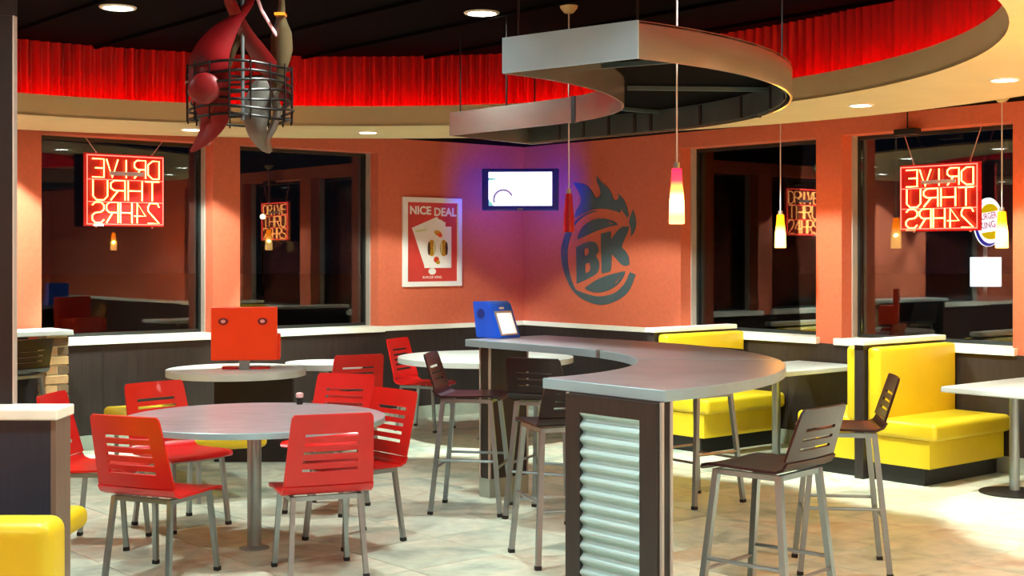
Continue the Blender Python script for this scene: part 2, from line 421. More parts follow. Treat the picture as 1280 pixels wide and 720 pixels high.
# pleated red valance behind the fascia
bm = NB(); NP = 1800; A = []; B = []
rnd = [random.random() for _ in range(NP // 6 + 2)]
for i in range(NP):
    th = 2 * pi * i / NP; ph = i % 6; w_ = [0, .6, 1, 1, .6, 0][ph]
    r = 3.80 + (.026 + .016 * rnd[i // 6]) * (w_ - .5)
    A.append(bm.verts.new((RC.x + r * cos(th), RC.y + r * sin(th), 2.725))); B.append(bm.verts.new((RC.x + r * cos(th), RC.y + r * sin(th), 3.285)))
for i in range(NP): bm.faces.new((A[i], A[(i + 1) % NP], B[(i + 1) % NP], B[i]))
tag(link('pleated_valance', bm, 'valance', None, True), 'red pleated curtain band glowing around the round ceiling recess above the cream fascia', 'valance')
bm = NB(); tube(bm, [(p[0], p[1], 2.80) for p in circ(3.66, 96)], .010, 6, True)
tag(link('cove_light_strip', bm, 'led', None, True), 'red light strip hidden behind the cream fascia at the foot of the red pleats', 'light strip')

# ------------------------------------------------------------------ downlights
def downlight(x, y, z, r, watts, label, group, col=(.88, 1, .90), lamp=True, spot=None):
    t = thing('downlight', label, 'ceiling light', (x, y, z), 0, group)
    bm = NB(); lathe(bm, [(r * .82, -.004), (r * .84, -.010), (r, -.008), (r * 1.04, 0)], 24); link('trim_ring', bm, 'lamp_rim', t, True)
    bm = NB(); cyl(bm, (0, 0, -.005), r * .82, .004, 24); link('lens', bm, 'lamp_white', t)
    if lamp:
        if spot is not None:
            ld = bpy.data.lights.new('downlight_beam', 'SPOT'); ld.spot_size = R(78); ld.spot_blend = .22; ld.shadow_soft_size = r * .6
        else:
            ld = bpy.data.lights.new('downlight_beam', 'AREA'); ld.shape = 'DISK'; ld.size = r * 1.7; ld.spread = R(150 if z < 3 else 128)
        ld.energy = watts; ld.color = col
        lo = bpy.data.objects.new('downlight_beam', ld); COL.objects.link(lo); lo.parent = t; lo.location = (0, 0, -.02)
        if spot is not None: lo.rotation_euler = (0, R(-34), spot)   # beams tipped outwards, an added aim that brightens the lower walls
    return t
G1 = 'downlights in the round soffit'
soff_lab = {10: 'small downlight in the soffit nearest the right picture edge', 30: 'small downlight in the soffit above the pier between the right windows',
            90: 'small downlight in the soffit above the right jamb of the corner-side left window', 110: 'small downlight in the soffit just left of the hanging flame sculpture',
            130: 'small downlight in the soffit beside the dark post at the left edge',
            50: 'small downlight in the soffit hidden behind the right end of the steel canopy', 70: 'small downlight in the soffit hidden behind the far arm of the steel canopy'}
for k in range(18):
    an = 10 + 20 * k; th = R(an)
    downlight(RC.x + 4.13 * cos(th), RC.y + 4.13 * sin(th), 2.70, .085, SOFFIT_W, soff_lab.get(an, 'small downlight in the near part of the soffit, outside the picture'), G1, spot=th)
k = 0
for x, y in ((-2.55, 8.8), (-.2, 9.0), (-2.9, 6.6), (-.9, 6.6), (1.1, 6.8), (-1.6, 4.5), (.4, 4.6)):
    lab = {0: 'large round ceiling light in the black ceiling at upper left', 1: 'large round ceiling light in the black ceiling left of the steel canopy'}.get(k, 'large round light in the black ceiling, above the picture edge')
    downlight(x, y, H1, .115, CEIL_W, lab, 'lights in the black upper ceiling', (.90, 1, .95)); k += 1
for x, y, f in ((-4.5, 3.6, 1), (-2.2, 1.6, .7), (.8, 1.2, .7), (3.4, 2.4, 3.2), (5.2, 4.6, 2.5), (4.3, 6.6, 1)):
    downlight(x, y, H0, .1, OUTER_W * f, 'downlight in the low ceiling near the camera, outside the picture', 'downlights in the low ceiling outside the picture', (.78, 1, .97))

# ------------------------------------------------------------------ chairs and stools
def shell_parts(seat_h, top_h, slots, halfw, root, m, lean=.20):
    s = seat_h - .455
    # seat
    bm = NB(); prof = [(.222, .430), (.208, .447), (.17, .456), (.08, .456), (-.02, .452), (-.11, .450), (-.165, .456), (-.197, .470), (-.215, .497)]
    fr = [-1, -.9, -.5, 0, .5, .9, 1]; rows = []
    for i, (x, z) in enumerate(prof):
        hw = halfw * (.93 if i == 0 else (.98 if i == 1 else 1))
        rows.append([bm.verts.new((x, f * hw, z + s + .006 * (abs(f) ** 2 if i < 6 else 0))) for f in fr])
    for A, B in zip(rows, rows[1:]):
        for j in range(len(fr) - 1): bm.faces.new((A[j], A[j + 1], B[j + 1], B[j]))
    solid(bm, .012); link('seat', bm, m, root, True)
    # backrest with slots
    z0 = .497 + s; H = top_h - z0; zs = [z0, z0 + .02]
    cuts = set()
    for (c, h) in slots:
        cuts.add(len(zs)); zs += [c + s - h / 2, c + s + h / 2]
    zs += [top_h - .045, top_h - .015, top_h]
    bm = NB(); fr = [-1, -.92, -.63, -.58, -.3, 0, .3, .58, .63, .92, 1]; rows = []
    for i, z in enumerate(zs):
        q = (z - z0) / H
        hw = halfw * (1 - .10 * q)
        if i == len(zs) - 1: hw *= .93
        elif i == len(zs) - 2: hw *= .99
        rows.append([bm.verts.new((-.215 - .10 * q * lean / .2 * H / .37 - .012 * (1 - f * f), f * hw, z)) for f in fr])
    for i, (A, B) in enumerate(zip(rows, rows[1:])):
        for j in range(len(fr) - 1):
            if i in cuts and 2 <= j <= 7: continue
            bm.faces.new((A[j], A[j + 1], B[j + 1], B[j]))
    solid(bm, .012); link('backrest', bm, m, root, True)

def bar(bm, p, q, r): tube(bm, [p, q], r, square=True)
def make_chair(label, group):
    t = thing('dining_chair', label, 'chair', group=group)
    sl = [(.575 + .046 * i, .018) for i in range(5)]
    shell_parts(.455, .868, sl, .236, t, 'red_seat')
    for sx, sy in ((1, 1), (1, -1), (-1, 1), (-1, -1)):
        bm = NB(); x0, x1 = (.165, .205) if sx > 0 else (-.165, -.215)
        bar(bm, (x0, sy * .175, .432), (x1, sy * .20, .0), .0125)
        lg = link('leg', bm, 'chrome', t)
        bm = NB(); bar(bm, (x1 - (x1 - x0) * .05, sy * .199, .022), (x1, sy * .20, 0), .0145); link('foot_glide', bm, 'rubber', lg)
    bm = NB(); z = .422
    for sy in (1, -1): bar(bm, (.165, sy * .178, z), (-.165, sy * .178, z), .012)
    for x in (.160, -.160): bar(bm, (x, -.178, z), (x, .178, z), .012)
    for x in (.1, -.12):
        for sy in (1, -1): cyl(bm, (x, sy * .178, z), .008, .028, 8)
    link('seat_frame', bm, 'chrome', t)
    return t
def make_stool(label, group):
    t = thing('bar_stool', label, 'bar stool', group=group)
    shell_parts(.765, 1.03, [(.545 + .042 * i, .014) for i in range(3)], .205, t, 'maroon', .25)
    for sx, sy in ((1, 1), (1, -1), (-1, 1), (-1, -1)):
        bm = NB(); x0, x1 = (.15, .225) if sx > 0 else (-.16, -.235)
        bar(bm, (x0, sy * .165, .742), (x1, sy * .215, .0), .014)
        lg = link('leg', bm, 'chrome', t)
        bm = NB(); bar(bm, (x1 - (x1 - x0) * .03, sy * .214, .022), (x1, sy * .215, 0), .016); link('foot_glide', bm, 'rubber', lg)
    bm = NB(); z = .732
    for sy in (1, -1): bar(bm, (.15, sy * .165, z), (-.16, sy * .165, z), .012)
    for x in (.15, -.16): bar(bm, (x, -.165, z), (x, .165, z), .012)
    link('seat_frame', bm, 'chrome', t)
    z = .30; q = 1 - z / .742
    xf, xr, yy = .15 + .075 * q, -.16 - .075 * q, .165 + .05 * q
    for p0, p1, dz in (((xf, -yy), (xf, yy), 0), ((xr, -yy), (xr, yy), .0), ((xr, yy), (xf, yy), .05), ((xr, -yy), (xf, -yy), .05)):
        bm = NB(); tube(bm, [(p0[0], p0[1], z + dz), (p1[0], p1[1], z + dz)], .009, 8); link('footrest', bm, 'chrome', t)
    return t

GC = 'red chairs around the large round table'; GF = 'red chairs by the back tables'
ch = [(-1.83, 7.12, 67, 'red slotted chair at front left of the large round table, back to the camera', GC),
      (-1.02, 7.20, 111, 'red slotted chair at front right of the large round table, back squarely to the camera', GC),
      (-2.05, 8.45, -42, 'red slotted chair behind the left side of the large round table, facing the camera', GC),
      (-1.22, 8.95, 252, 'red slotted chair behind the right side of the large round table, tucked under it', GC),
      (-.93, 7.98, 222, 'red slotted chair at the right end of the large round table, turned sideways', GC),
      (-2.38, 7.92, -3, 'red slotted chair at far left, half hidden behind the low dark partition', GC),
      (-1.38, 11.28, 118, 'darker looking red chair at the small table between two others, behind the large round table', GF),
      (-.83, 13.05, -24, 'red slotted chair against the dark wainscot below the framed poster', GF)]
c0 = make_chair(ch[0][3], GC)
for i, (x, y, h, lab, g) in enumerate(ch):
    if i == 0: c0.location = (x, y, 0); c0.rotation_euler = (0, 0, R(h))
    else: dup(c0, (x, y, 0), R(h), lab, g)
GS = 'maroon bar stools'
st = [(-.26, 8.95, -10, 'dark maroon bar stool left of the far counter support, seen from its side'),
      (.25, 8.76, 65, 'dark maroon bar stool facing the far counter, slotted back to the camera'),
      (.27, 7.52, 108, 'dark bar stool in the hollow of the counter beside the corrugated support'),
      (1.25, 9.25, 217, 'dark bar stool standing behind the near end of the counter, only its thin legs seen'),
      (1.12, 5.98, 138, 'dark bar stool closest to the camera right of the corrugated support'),
      (1.76, 7.30, 172, 'dark bar stool second from the camera along the outer curve of the counter'),
      (-3.90, 10.55, 150, 'dark bar stool at the ledge beside the tan brick pier')]
s0 = make_stool(st[0][3], GS)
for i, (x, y, h, lab) in enumerate(st):
    if i == 0: s0.location = (x, y, 0); s0.rotation_euler = (0, 0, R(h))
    else: dup(s0, (x, y, 0), R(h), lab, GS)

# ------------------------------------------------------------------ tables
def round_table(x, y, r, label, top_m, group, base='post', th=.034):
    t = thing('round_table', label, 'table', (x, y, 0), 0, group)
    bm = NB(); lathe(bm, [(r - .004, .752 - th), (r - .004, .7515)], 64); link('tabletop', bm, top_m, t, True)
    bm = NB(); lathe(bm, [(r - .004, .752 - th + .001), (r, .752 - th + .001), (r, .750), (r - .003, .7522), (r - .006, .7522)], 64)
    bmesh.ops.delete(bm, geom=[f for f in bm.faces if len(f.verts) > 4], context='FACES_ONLY'); link('edge_band', bm, 'edge' if top_m == 'laminate' else 'white_top', t, True)
    if base == 'post':
        bm = NB(); lathe(bm, [(.04, .01), (.04, .752 - th)], 24); link('post', bm, 'chrome', t, True)
        bm = NB(); lathe(bm, [(.085, 0), (.085, .006), (.045, .016), (.03, .016)], 28); link('base_plate', bm, 'chrome', t, True)
        bm = NB(); lathe(bm, [(.16, .752 - th - .012), (.16, .752 - th)], 24); link('top_plate', bm, 'black', t)
    else:
        bm = NB(); box(bm, -.17, .46, -.05, .05, 0, .752 - th, None, bev=.004); link('base_panel', bm, 'black', t)
    return t
GT = 'round tables'
round_table(-1.474, 7.78, .745, 'large round grey wood-grain table with steel rim on one steel post', 'laminate', GT)
round_table(-2.24, 11.05, .56, 'small round pale table carrying the orange red game kiosk', 'white_top', GT, 'panel', .055)
round_table(-1.62, 11.72, .33, 'small round pale table half hidden behind the kiosk table', 'white_top', GT, th=.05)
round_table(-.24, 12.4, .80, 'round pale table in the corner below the wall television', 'white_top', GT, th=.05)
# salt shaker at the far rim of the big table
t = thing('salt_shaker', 'tiny shaker with a pale cap at the far edge of the large round table', 'shaker', (-1.315, 8.42, .7525))
bm = NB(); lathe(bm, [(.018, 0), (.02, .004), (.017, .042), (.013, .046)], 16); link('body', bm, 'rubber', t, True)
bm = NB(); lathe(bm, [(.022, .042), (.024, .05), (.023, .068), (.012, .072)], 16); link('shaker_cap', bm, 'salt_cap', t, True)

# ------------------------------------------------------------------ bar counter (quarter ring with a straight far arm)
K = Vector((-.846, 7.673, 0)); RI, RO = 1.545, 2.345
def pol(c, r, deg): return (c.x + r * cos(R(deg)), c.y + r * sin(R(deg)))
def counter_poly(inset=0, ln=1.03):
    ro, ri = RO - inset, RI + inset
    st_ = -50 + (inset / 2 * 57.3)
    out = [pol(K, ro, st_ + (40 - st_) * i / 40) for i in range(41)]
    e = Vector((-.643, .766, 0)) * (ln - inset)
    p = pol(K, ro - .06, 40); out += [(p[0] + e.x, p[1] + e.y)]
    p = pol(K, ri, 40); out += [(p[0] + e.x, p[1] + e.y)]
    out += [pol(K, ri, 40 + (st_ - 40) * i / 40) for i in range(41)]
    return out
ct = thing('bar_counter', 'high curved grey bar counter on dark supports in the middle of the room', 'counter', (0, 0, 0))
bm = NB(); prism(bm, counter_poly(.004), 1.043, 1.0905); link('worktop', bm, 'counter_top', ct)
bm = NB(); P = counter_poly(); Pi = counter_poly(.004); n = len(P)
V = [[bm.verts.new((p[0], p[1], z)) for p in q] for q, z in ((Pi, 1.042), (P, 1.042), (P, 1.088), (Pi, 1.091))]
for A, B in zip(V, V[1:]):
    for i in range(n): bm.faces.new((A[i], A[(i + 1) % n], B[(i + 1) % n], B[i]))
link('edge_band', bm, 'edge', ct)
for an in (27,):
    p, q = pol(K, RI - .001, an), pol(K, RI + .02, an); d_ = R(an)
    bm = NB(); box(bm, -.003, .025, -.02, .02, 1.045, 1.093, T(p[0], p[1], 0) @ rz(d_)); link('joint_plate', bm, 'chrome', ct)
p, q = pol(K, RI + .002, -2), pol(K, RO - .004, -2)
bm = NB(); tube(bm, [(p[0], p[1], 1.0885), (q[0], q[1], 1.0885)], .004, square=True); link('joint_strip', bm, 'edge', ct)
# near support with corrugated panel: frame x along the end face, y back into the counter
def support(name, label, org, ex, ey, w, th, corr):
    mt = basis(ex, ey, Z, org)
    s = thing(name, label, 'counter support', (0, 0, 0))
    bm = NB(); box(bm, 0, w, 0, th, .13, 1.04, mt); link('panel', bm, 'dark_wood', s)
    bm = NB(); box(bm, -.008, w + .008, -.008, th + .008, 0, .13, mt, bev=.004); link('base_tile', bm, 'base_tile', s)
    for x in (0, w):
        for y in (0, th):
            bm = NB(); box(bm, x - .007, x + .007, y - .007, y + .007, .13, 1.04, mt); link('corner_trim', bm, 'jamb_metal', s)
    if corr:
        x0, x1, z0, z1 = .105, w - .115, .16, .955
        bm = NB(); nn = 13 * 8; A = []; B = []
        for i in range(nn + 1):
            z = z0 + (z1 - z0) * i / nn; y = -.012 - .011 * cos(2 * pi * i / 8)
            A.append(bm.verts.new(mt @ Vector((x0, y, z)))); B.append(bm.verts.new(mt @ Vector((x1, y, z))))
        for i in range(nn): bm.faces.new((A[i], B[i], B[i + 1], A[i + 1]))
        solid(bm, .002); link('corrugated_panel', bm, 'corrugated', s, True)
        for q0, q1, r0, r1 in ((x0 - .10, x0, z0, z1), (x1, x1 + .108, z0, z1), (x0 - .10, x1 + .108, z1, 1.035)):
            bm = NB(); box(bm, q0 + .004, q1, -.026, 0, r0, r1, mt); link('border_board', bm, 'dark_wood', s)
    return s
support('counter_support', 'dark counter support faced with a corrugated steel panel', Vector((.262, 6.335, 0)), b, -a, .60, .055, True)
support('counter_support', 'plain dark counter support under the far arm beside the maroon stools', Vector((-.154, 9.375, 0)), -a, -b, .34, .10, False)

# ------------------------------------------------------------------ steel canopy hung over the counter
KC = Vector((-.887, 7.73, 0)); ZB, ZT = 2.51, 2.672
cn = thing('steel_canopy', 'curved brushed steel canopy hung on rods above the bar counter', 'canopy', (0, 0, 0))
outer = [pol(KC, 2.43, -54.1 + (40 + 54.1) * i / 40) for i in range(41)]
po = pol(KC, 2.43, 40); outer_end = (po[0] - .643 * 1.28, po[1] + .766 * 1.28)
pi_ = pol(KC, 1.52, 40); inner_end = (-.43, 9.53)
inner = []
for i in range(41):
    f = i / 40; an = -60.3 + (40 + 60.3) * f; rr = 1.52 + (1.715 - 1.52) * max(0, 1 - f * 2.2) ** 1.5
    inner.append(pol(KC, rr, an))
def band(name, pts, m, th=.012, z0=ZB, z1=ZT, par=cn):
    bm = NB(); A = [bm.verts.new((p[0], p[1], z0)) for p in pts]; B = [bm.verts.new((p[0], p[1], z1)) for p in pts]
    for i in range(len(pts) - 1): bm.faces.new((A[i], A[i + 1], B[i + 1], B[i]))
    solid(bm, th); return link(name, bm, m, par, True)
band('outer_band', outer + [outer_end], 'canopy'); band('inner_band', inner + [inner_end], 'canopy')
band('end_band', [inner[0], outer[0]], 'canopy_cool_lit'); band('end_band', [inner_end, outer_end], 'canopy')
def seam(p, ang, name='seam_strip', m='black', w=.022):
    bm = NB(); box(bm, -w, w, -.016, .016, ZB - .002, ZT + .002, T(p[0], p[1], 0) @ rz(ang)); link(name, bm, m, cn)
sp = inner[37]; seam(sp, R(40 - 7.5 + 90)); seam(pol(KC, 2.432, 12), R(102), w=.012)
hole = lambda x, y: [(x + .03 * cos(2 * pi * i / 16), y + .03 * sin(2 * pi * i / 16)) for i in range(16)]
fill2d('top_sheet', [outer + [outer_end, inner_end] + inner[::-1], hole(.83, 6.85), hole(.366, 8.76)], .008, 'ceil_black', cn, T(0, 0, ZT - .012))   # holes for the pendant cords
# inner lining boards, cross braces and the seams seen from below
for an in (-30, 5, 38):
    p, q = pol(KC, 1.56, an), pol(KC, 2.40, an); bm = NB()
    tube(bm, [(p[0], p[1], ZT - .03), (q[0], q[1], ZT - .03)], .012, square=True); link('cross_brace', bm, 'canopy_in', cn)
for j, f in enumerate((.62,)):
    p = Vector((pi_[0], pi_[1], 0)).lerp(Vector((inner_end[0], inner_end[1], 0)), f); q = Vector((po[0], po[1], 0)).lerp(Vector((outer_end[0], outer_end[1], 0)), f)
    bm = NB(); tube(bm, [(p.x, p.y, ZT - .03), (q.x, q.y, ZT - .03)], .012, square=True); link('cross_brace', bm, 'canopy_in', cn)
lin = [pol(KC, 2.40, -50 + 90 * i / 30) for i in range(31)] + [(outer_end[0] - .03, outer_end[1] - .03)]
band('lining', lin, 'canopy_in', .004, ZB + .012, ZT - .005)
for k in range(9):
    if k < 5: p = pol(KC, 2.392, -8 + k * 12); ang = R(-8 + k * 12 + 90)
    else:
        f = (k - 4.4) / 5; p = (po[0] + (outer_end[0] - po[0]) * f - .03, po[1] + (outer_end[1] - po[1]) * f - .026); ang = R(130)
    bm = NB(); box(bm, -.011, .011, -.006, .006, ZB + .01, ZT - .02, T(p[0], p[1], 0) @ rz(ang)); link('seam_strip', bm, 'black', cn)
for x, y in ((-.36, 9.50), (-.037, 9.165), (.03, 6.20), (.535, 5.80), (1.44, 7.25), (outer_end[0] + .02, outer_end[1] - .02)):
    bm = NB(); cyl(bm, (x, y, ZT - .05), .005, H1 - ZT + .05, 8); link('hanger_rod', bm, 'black_metal', cn)

# ------------------------------------------------------------------ pendants
def pendant(x, y, zb, h, r, m, label, top, cup, watts=0, col=(1, .6, .2)):
    t = thing('pendant_lamp', label, 'pendant lamp', (x, y, zb), 0, 'glass pendant lamps')
    bm = NB(); lathe(bm, [(r * .9, 0), (r, .004), (r * .93, h * .4), (r * .72, h * .72), (r * .62, h * .985), (r * .5, h)], 24); link('shade', bm, m, t, True)
    bm = NB(); cyl(bm, (0, 0, h), r * .4, .03, 16); link('socket', bm, 'chrome', t)
    bm = NB(); cyl(bm, (0, 0, h + .03), .0045, top - zb - h - .03, 8); link('cord', bm, 'cord', t)
    if cup: bm = NB(); lathe(bm, [(.008, top - zb - .05), (.03, top - zb - .045), (.055, top - zb - .015), (.058, top - zb)], 20); link('ceiling_cup', bm, 'cup', t, True)
    if watts:
        ld = bpy.data.lights.new('pendant_glow', 'POINT'); ld.energy = watts; ld.color = col; ld.shadow_soft_size = .015
        lo = bpy.data.objects.new('pendant_glow', ld); COL.objects.link(lo); lo.parent = t; lo.location = (0, 0, .12)
    return t
zz = lambda y, z: 1.68 - (y - 318) / 1700 * z
pendant(.83, 6.85, 1.833, .28, .040, 'shade_red', 'lit red and yellow glass pendant above the near arm of the counter', H1, True, 8, (1, .4, .2))
pendant(.366, 8.76, 1.822, .25, .037, 'shade_dark', 'unlit crimson glass pendant hanging in front of the wall crest', H1, True)
pendant(2.25, 11.4, 1.735, .28, .047, 'shade_amber', 'amber pendant in front of the right wall window nearer the corner', 2.85, True, 16, (1, .5, .10))
pendant(3.62, 10.05, 1.727, .27, .047, 'shade_amber', 'amber pendant at the right edge beside the neon window', 2.85, True, 16, (1, .5, .10))
for x, y in ((4.3, 8.2), (2.72, 5.95)):
    pendant(x, y, 1.74, .27, .047, 'shade_amber', 'amber pendant over the booths, right of the picture', 2.70 if y < 7 else 2.85, True, 170, (1, .42, .02))

# ------------------------------------------------------------------ booths on the right wall
def booth(u, side, label, two=False):
    """bench standing out from the right wall at u; seat on the +u side (towards the camera)"""
    t = thing('booth_bench', label, 'booth', (0, 0, 0), 0, 'yellow booths along the right wall')
    L = 1.10
    bm = NB(); box(bm, u - .05, u + .03, .03, L, 0, 1.0, WR); link('back_panel', bm, 'dark_wood', t)
    bm = NB(); box(bm, u - .07, u + .05, .03, L + .02, 1.0, 1.04, WR, bev=.006); link('cap_rail', bm, 'trim', t)
    for sgn in ((1, -1) if two else (1,)):
        f = lambda p, q: (u + sgn * p if sgn > 0 else u + sgn * q, u + sgn * q if sgn > 0 else u + sgn * p)
        x0, x1 = f(.035, .15); bm = NB(); box(bm, x0, x1, .04, L - .03, .42, .985, WR, bev=.03); link('back_cushion', bm, 'yellow', t, True)
        x0, x1 = f(.10, .62); bm = NB(); box(bm, x0, x1, .04, L - .03, .33, .46, WR, bev=.035); link('seat_cushion', bm, 'yellow', t, True)
        x0, x1 = f(.035, .56); bm = NB(); box(bm, x0, x1, .05, L - .05, .13, .33, WR); link('bench_box', bm, 'yellow', t)
        x0, x1 = f(.05, .50); bm = NB(); box(bm, x0, x1, .05, L - .08, 0, .13, WR); link('kick_plate', bm, 'black', t)
    return t
booth(3.0, 1, 'yellow booth bench behind the counter, nearer the crest wall')
booth(5.16, 1, 'double yellow booth bench below the neon window on the right', True)
def booth_table(u, label):
    t = thing('booth_table', label, 'table', PR(u, .62, 0), math.atan2(a.y, a.x), 'booth tables')
    bm = NB(); box(bm, -.56, .56, -.33, .33, .71, .752, None, bev=.008); link('tabletop', bm, 'white_top', t)
    bm = NB(); cyl(bm, (.15, 0, .02), .035, .69, 16); link('post', bm, 'chrome', t, True)
    bm = NB(); lathe(bm, [(.24, 0), (.24, .008), (.05, .022), (.03, .022)], 28); link('base_plate', bm, 'black', t, True, T(.15, 0, 0))
    return t
booth_table(4.10, 'white booth table between the two yellow benches'); booth_table(6.22, 'white booth table at the right picture edge')

# ------------------------------------------------------------------ left foreground partition, post and booth
lp = thing('low_partition', 'low dark partition with a pale cap at the left picture edge', 'partition', (0, 0, 0))
bm = NB(); box(bm, -3.1, -1.797, 5.30, 5.47, 0, 1.035); link('panel', bm, 'blue_reflect_wood', lp)
bm = NB(); box(bm, -1.797, -1.777, 5.298, 5.472, 0, 1.035); link('end_board', bm, mat('end_board_laminate', srgb(112, 96, 84), .4, var=.1, stretch=(6, 6, .6)), lp)
bm = NB(); box(bm, -3.12, -1.766, 5.28, 5.49, 1.035, 1.078, None, bev=.006); link('cap_rail', bm, 'trim', lp)
pp = thing('partition_post', 'tall dark panel with a pale edge strip standing at the left picture edge', 'post', (0, 0, 0))
bm = NB(); box(bm, -2.6, -2.008, 5.47, 5.50, 1.078, 2.64); link('panel', bm, 'black', pp)
bm = NB(); box(bm, -2.008, -2.002, 5.467, 5.503, 1.078, 2.64); link('edge_strip', bm, 'jamb_metal', pp)
bm = NB(); box(bm, -2.6, -2.002, 5.467, 5.503, 2.64, H0); link('head_panel', bm, 'black', pp)
by = thing('booth_bench', 'yellow booth bench in the lower left corner in front of the low partition', 'booth', (0, 0, 0))
bm = NB(); box(bm, -2.6, -1.435, 4.22, 4.40, .30, .845, None, bev=.045); link('back_cushion', bm, 'yellow', by, True)
bm = NB(); box(bm, -2.6, -1.56, 4.40, 4.47, 0, .80); link('back_panel', bm, 'dark_wood', by)
bm = NB(); box(bm, -2.6, -1.50, 3.72, 4.22, .33, .46, None, bev=.03); link('seat_cushion', bm, 'yellow', by, True)
bm = NB(); box(bm, -2.6, -1.53, 3.78, 4.40, 0, .33); link('bench_box', bm, 'black', by)
b2 = thing('booth_bench', 'yellow bench seat showing past the end of the low partition', 'booth', (0, 0, 0))
bm = NB(); box(bm, -3.2, -2.2, 6.0, 6.12, .40, .95, None, bev=.03); link('back_cushion', bm, 'yellow', b2, True)
bm = NB(); box(bm, -3.2, -2.065, 6.12, 6.65, .35, .46, None, bev=.045); link('seat_cushion', bm, 'yellow', b2, True)
bm = NB(); box(bm, -3.2, -2.25, 6.05, 6.58, 0, .35); link('bench_box', bm, 'black', b2)
# long yellow bench behind the round table
lb = thing('upholstered_bench', 'long backless yellow bench behind the large round table, half hidden by chairs', 'bench', (-2.44, 10.08, 0), math.atan2(-1.95, 1.2))
bm = NB(); box(bm, -1.16, 1.0, -.28, .28, .35, .46, None, bev=.04); link('seat_cushion', bm, 'yellow', lb, True)
for x in (-1.05, .95):
    for y in (-.2, .2):
        bm = NB(); cyl(bm, (x, y, 0), .018, .35, 12); link('leg', bm, 'chrome', lb)

# ------------------------------------------------------------------ ledge with brick pier at far left
bp = thing('brick_pier', 'tan brick pier below the end of the pale ledge at far left', 'pier', (0, 0, 0))
bm = NB(); box(bm, 5.275, 5.445, .255, .425, 0, 1.02, WL); link('mortar_core', bm, 'mortar', bp)
z = .006; row = 0
brick_mats = [M['brick'], mat('dark_brick', srgb(112, 92, 66), .85, var=.3, scale=8), mat('pale_brick', srgb(198, 166, 116), .85, var=.25, scale=8)]
while z < 1.0:
    for k in range(2):
        if row % 2 == 0: r4 = (5.265, 5.455, .245 + k * .097, .245 + k * .097 + .090)
        else: r4 = (5.265 + k * .097, 5.265 + k * .097 + .090, .245, .432)
        j = random.uniform(-.003, .003)
        bm = NB(); box(bm, r4[0] + j, r4[1] + j, r4[2] + j, r4[3] + j, z, z + .066, WL, bev=.004); link('brick', bm, random.choice(brick_mats), bp)
    z += .0775; row += 1
lg = thing('wall_ledge', 'pale narrow ledge counter on the brick pier at far left', 'counter', (0, 0, 0))
bm = NB(); box(bm, 5.25, 7.0, .03, .50, 1.022, 1.064, WL, bev=.006); link('worktop', bm, 'white_top', lg)
bm = NB(); box(bm, 6.95, 7.0, .03, .45, 0, 1.022, WL); link('end_panel', bm, 'dark_wood', lg)
bm = NB(); box(bm, 5.46, 6.95, .03, .06, .90, 1.022, WL); link('apron', bm, 'dark_wood', lg)

# ------------------------------------------------------------------ wall television
tv = thing('television', 'flat television with a bright picture and bezel tinted blue for its glow hung in the wall corner', 'television', (.085, 13.95, 2.345), R(-3))
bm = NB(); box(bm, -.395, .395, 0, .06, -.215, .215, None, bev=.012); link('case', bm, 'tv_case', tv)
bm = NB(); box(bm, -.325, .325, -.004, .004, -.165, .180); sc = link('screen', bm, 'screen', tv)
def arc_pts(cx, cz, r, a0, a1, w_, n=14):
    o_ = [(cx + (r + w_) * cos(R(a0 + (a1 - a0) * i / n)), cz + (r + w_) * sin(R(a0 + (a1 - a0) * i / n))) for i in range(n + 1)]
    return o_ + [(cx + r * cos(R(a1 + (a0 - a1) * i / n)), cz + r * sin(R(a1 + (a0 - a1) * i / n))) for i in range(n + 1)]
PV = basis(Vector((1, 0, 0)), Z, Vector((0, -1, 0)), Vector((0, -.0045, 0)))
fill2d('picture', [arc_pts(-.175, -.10, .085, 20, 200, .022)], .001, 'screen_arc', sc, PV)
fill2d('picture', [[(-.325, .095), (-.325, .12), (-.25, .115), (-.25, .10)]], .001, 'screen_cyan', sc, PV)
fill2d('picture', [[(-.325, -.165), (-.325, -.10), (-.27, -.165)]], .001, 'screen_cyan', sc, PV)
bm = NB(); tube(bm, [(0, .06, .05), (.0, .30, .12), (.01, .62, .16)], .02, square=True); box(bm, -.1, .1, .058, .075, -.08, .12); link('bracket', bm, 'black', tv)
bm = NB(); box(bm, -.03, .03, -.004, .0, -.207, -.195); link('button_strip', bm, 'chrome', tv)
# blue back light of the television washing the corner
ld = bpy.data.lights.new('tv_glow', 'AREA'); ld.shape = 'RECTANGLE'; ld.size = .74; ld.size_y = .38; ld.energy = 14; ld.color = (.03, .04, 1)
lo = bpy.data.objects.new('tv_glow', ld); COL.objects.link(lo); lo.parent = tv; lo.location = (0, .085, .0); lo.rotation_euler = (R(90), 0, 0)

# ------------------------------------------------------------------ framed poster on left wall
po_ = thing('framed_poster', 'white framed red poster of playing cards on the orange wall', 'poster', (0, 0, 0))
W_, H_ = .75, .915; PM = plane_left(1.63, 1.35)
def pbox(name, x0, x1, y0, y1, z0, z1, m, par=po_, bev=0):
    bm = NB(); box(bm, x0, x1, y0, y1, z0, z1, PM, bev); return link(name, bm, m, par)
for r4 in ((0, W_, 0, .052), (0, W_, H_ - .052, H_), (0, .055, .052, H_ - .052), (W_ - .055, W_, .052, H_ - .052)): pbox('frame_bar', *r4, .003, .035, 'frame_white', bev=.003)
pr = pbox('print', .05, W_ - .05, .05, H_ - .05, .004, .014, 'poster_red')
def flat(name, pts, m, z, par): return fill2d(name, [pts], .0008, m, par, PM @ T(0, 0, z))
lettering('lettering', 'NICE', .268, .088, .002, 'paper', pr, PM @ T(.092, .738, .0145), bold=.035)
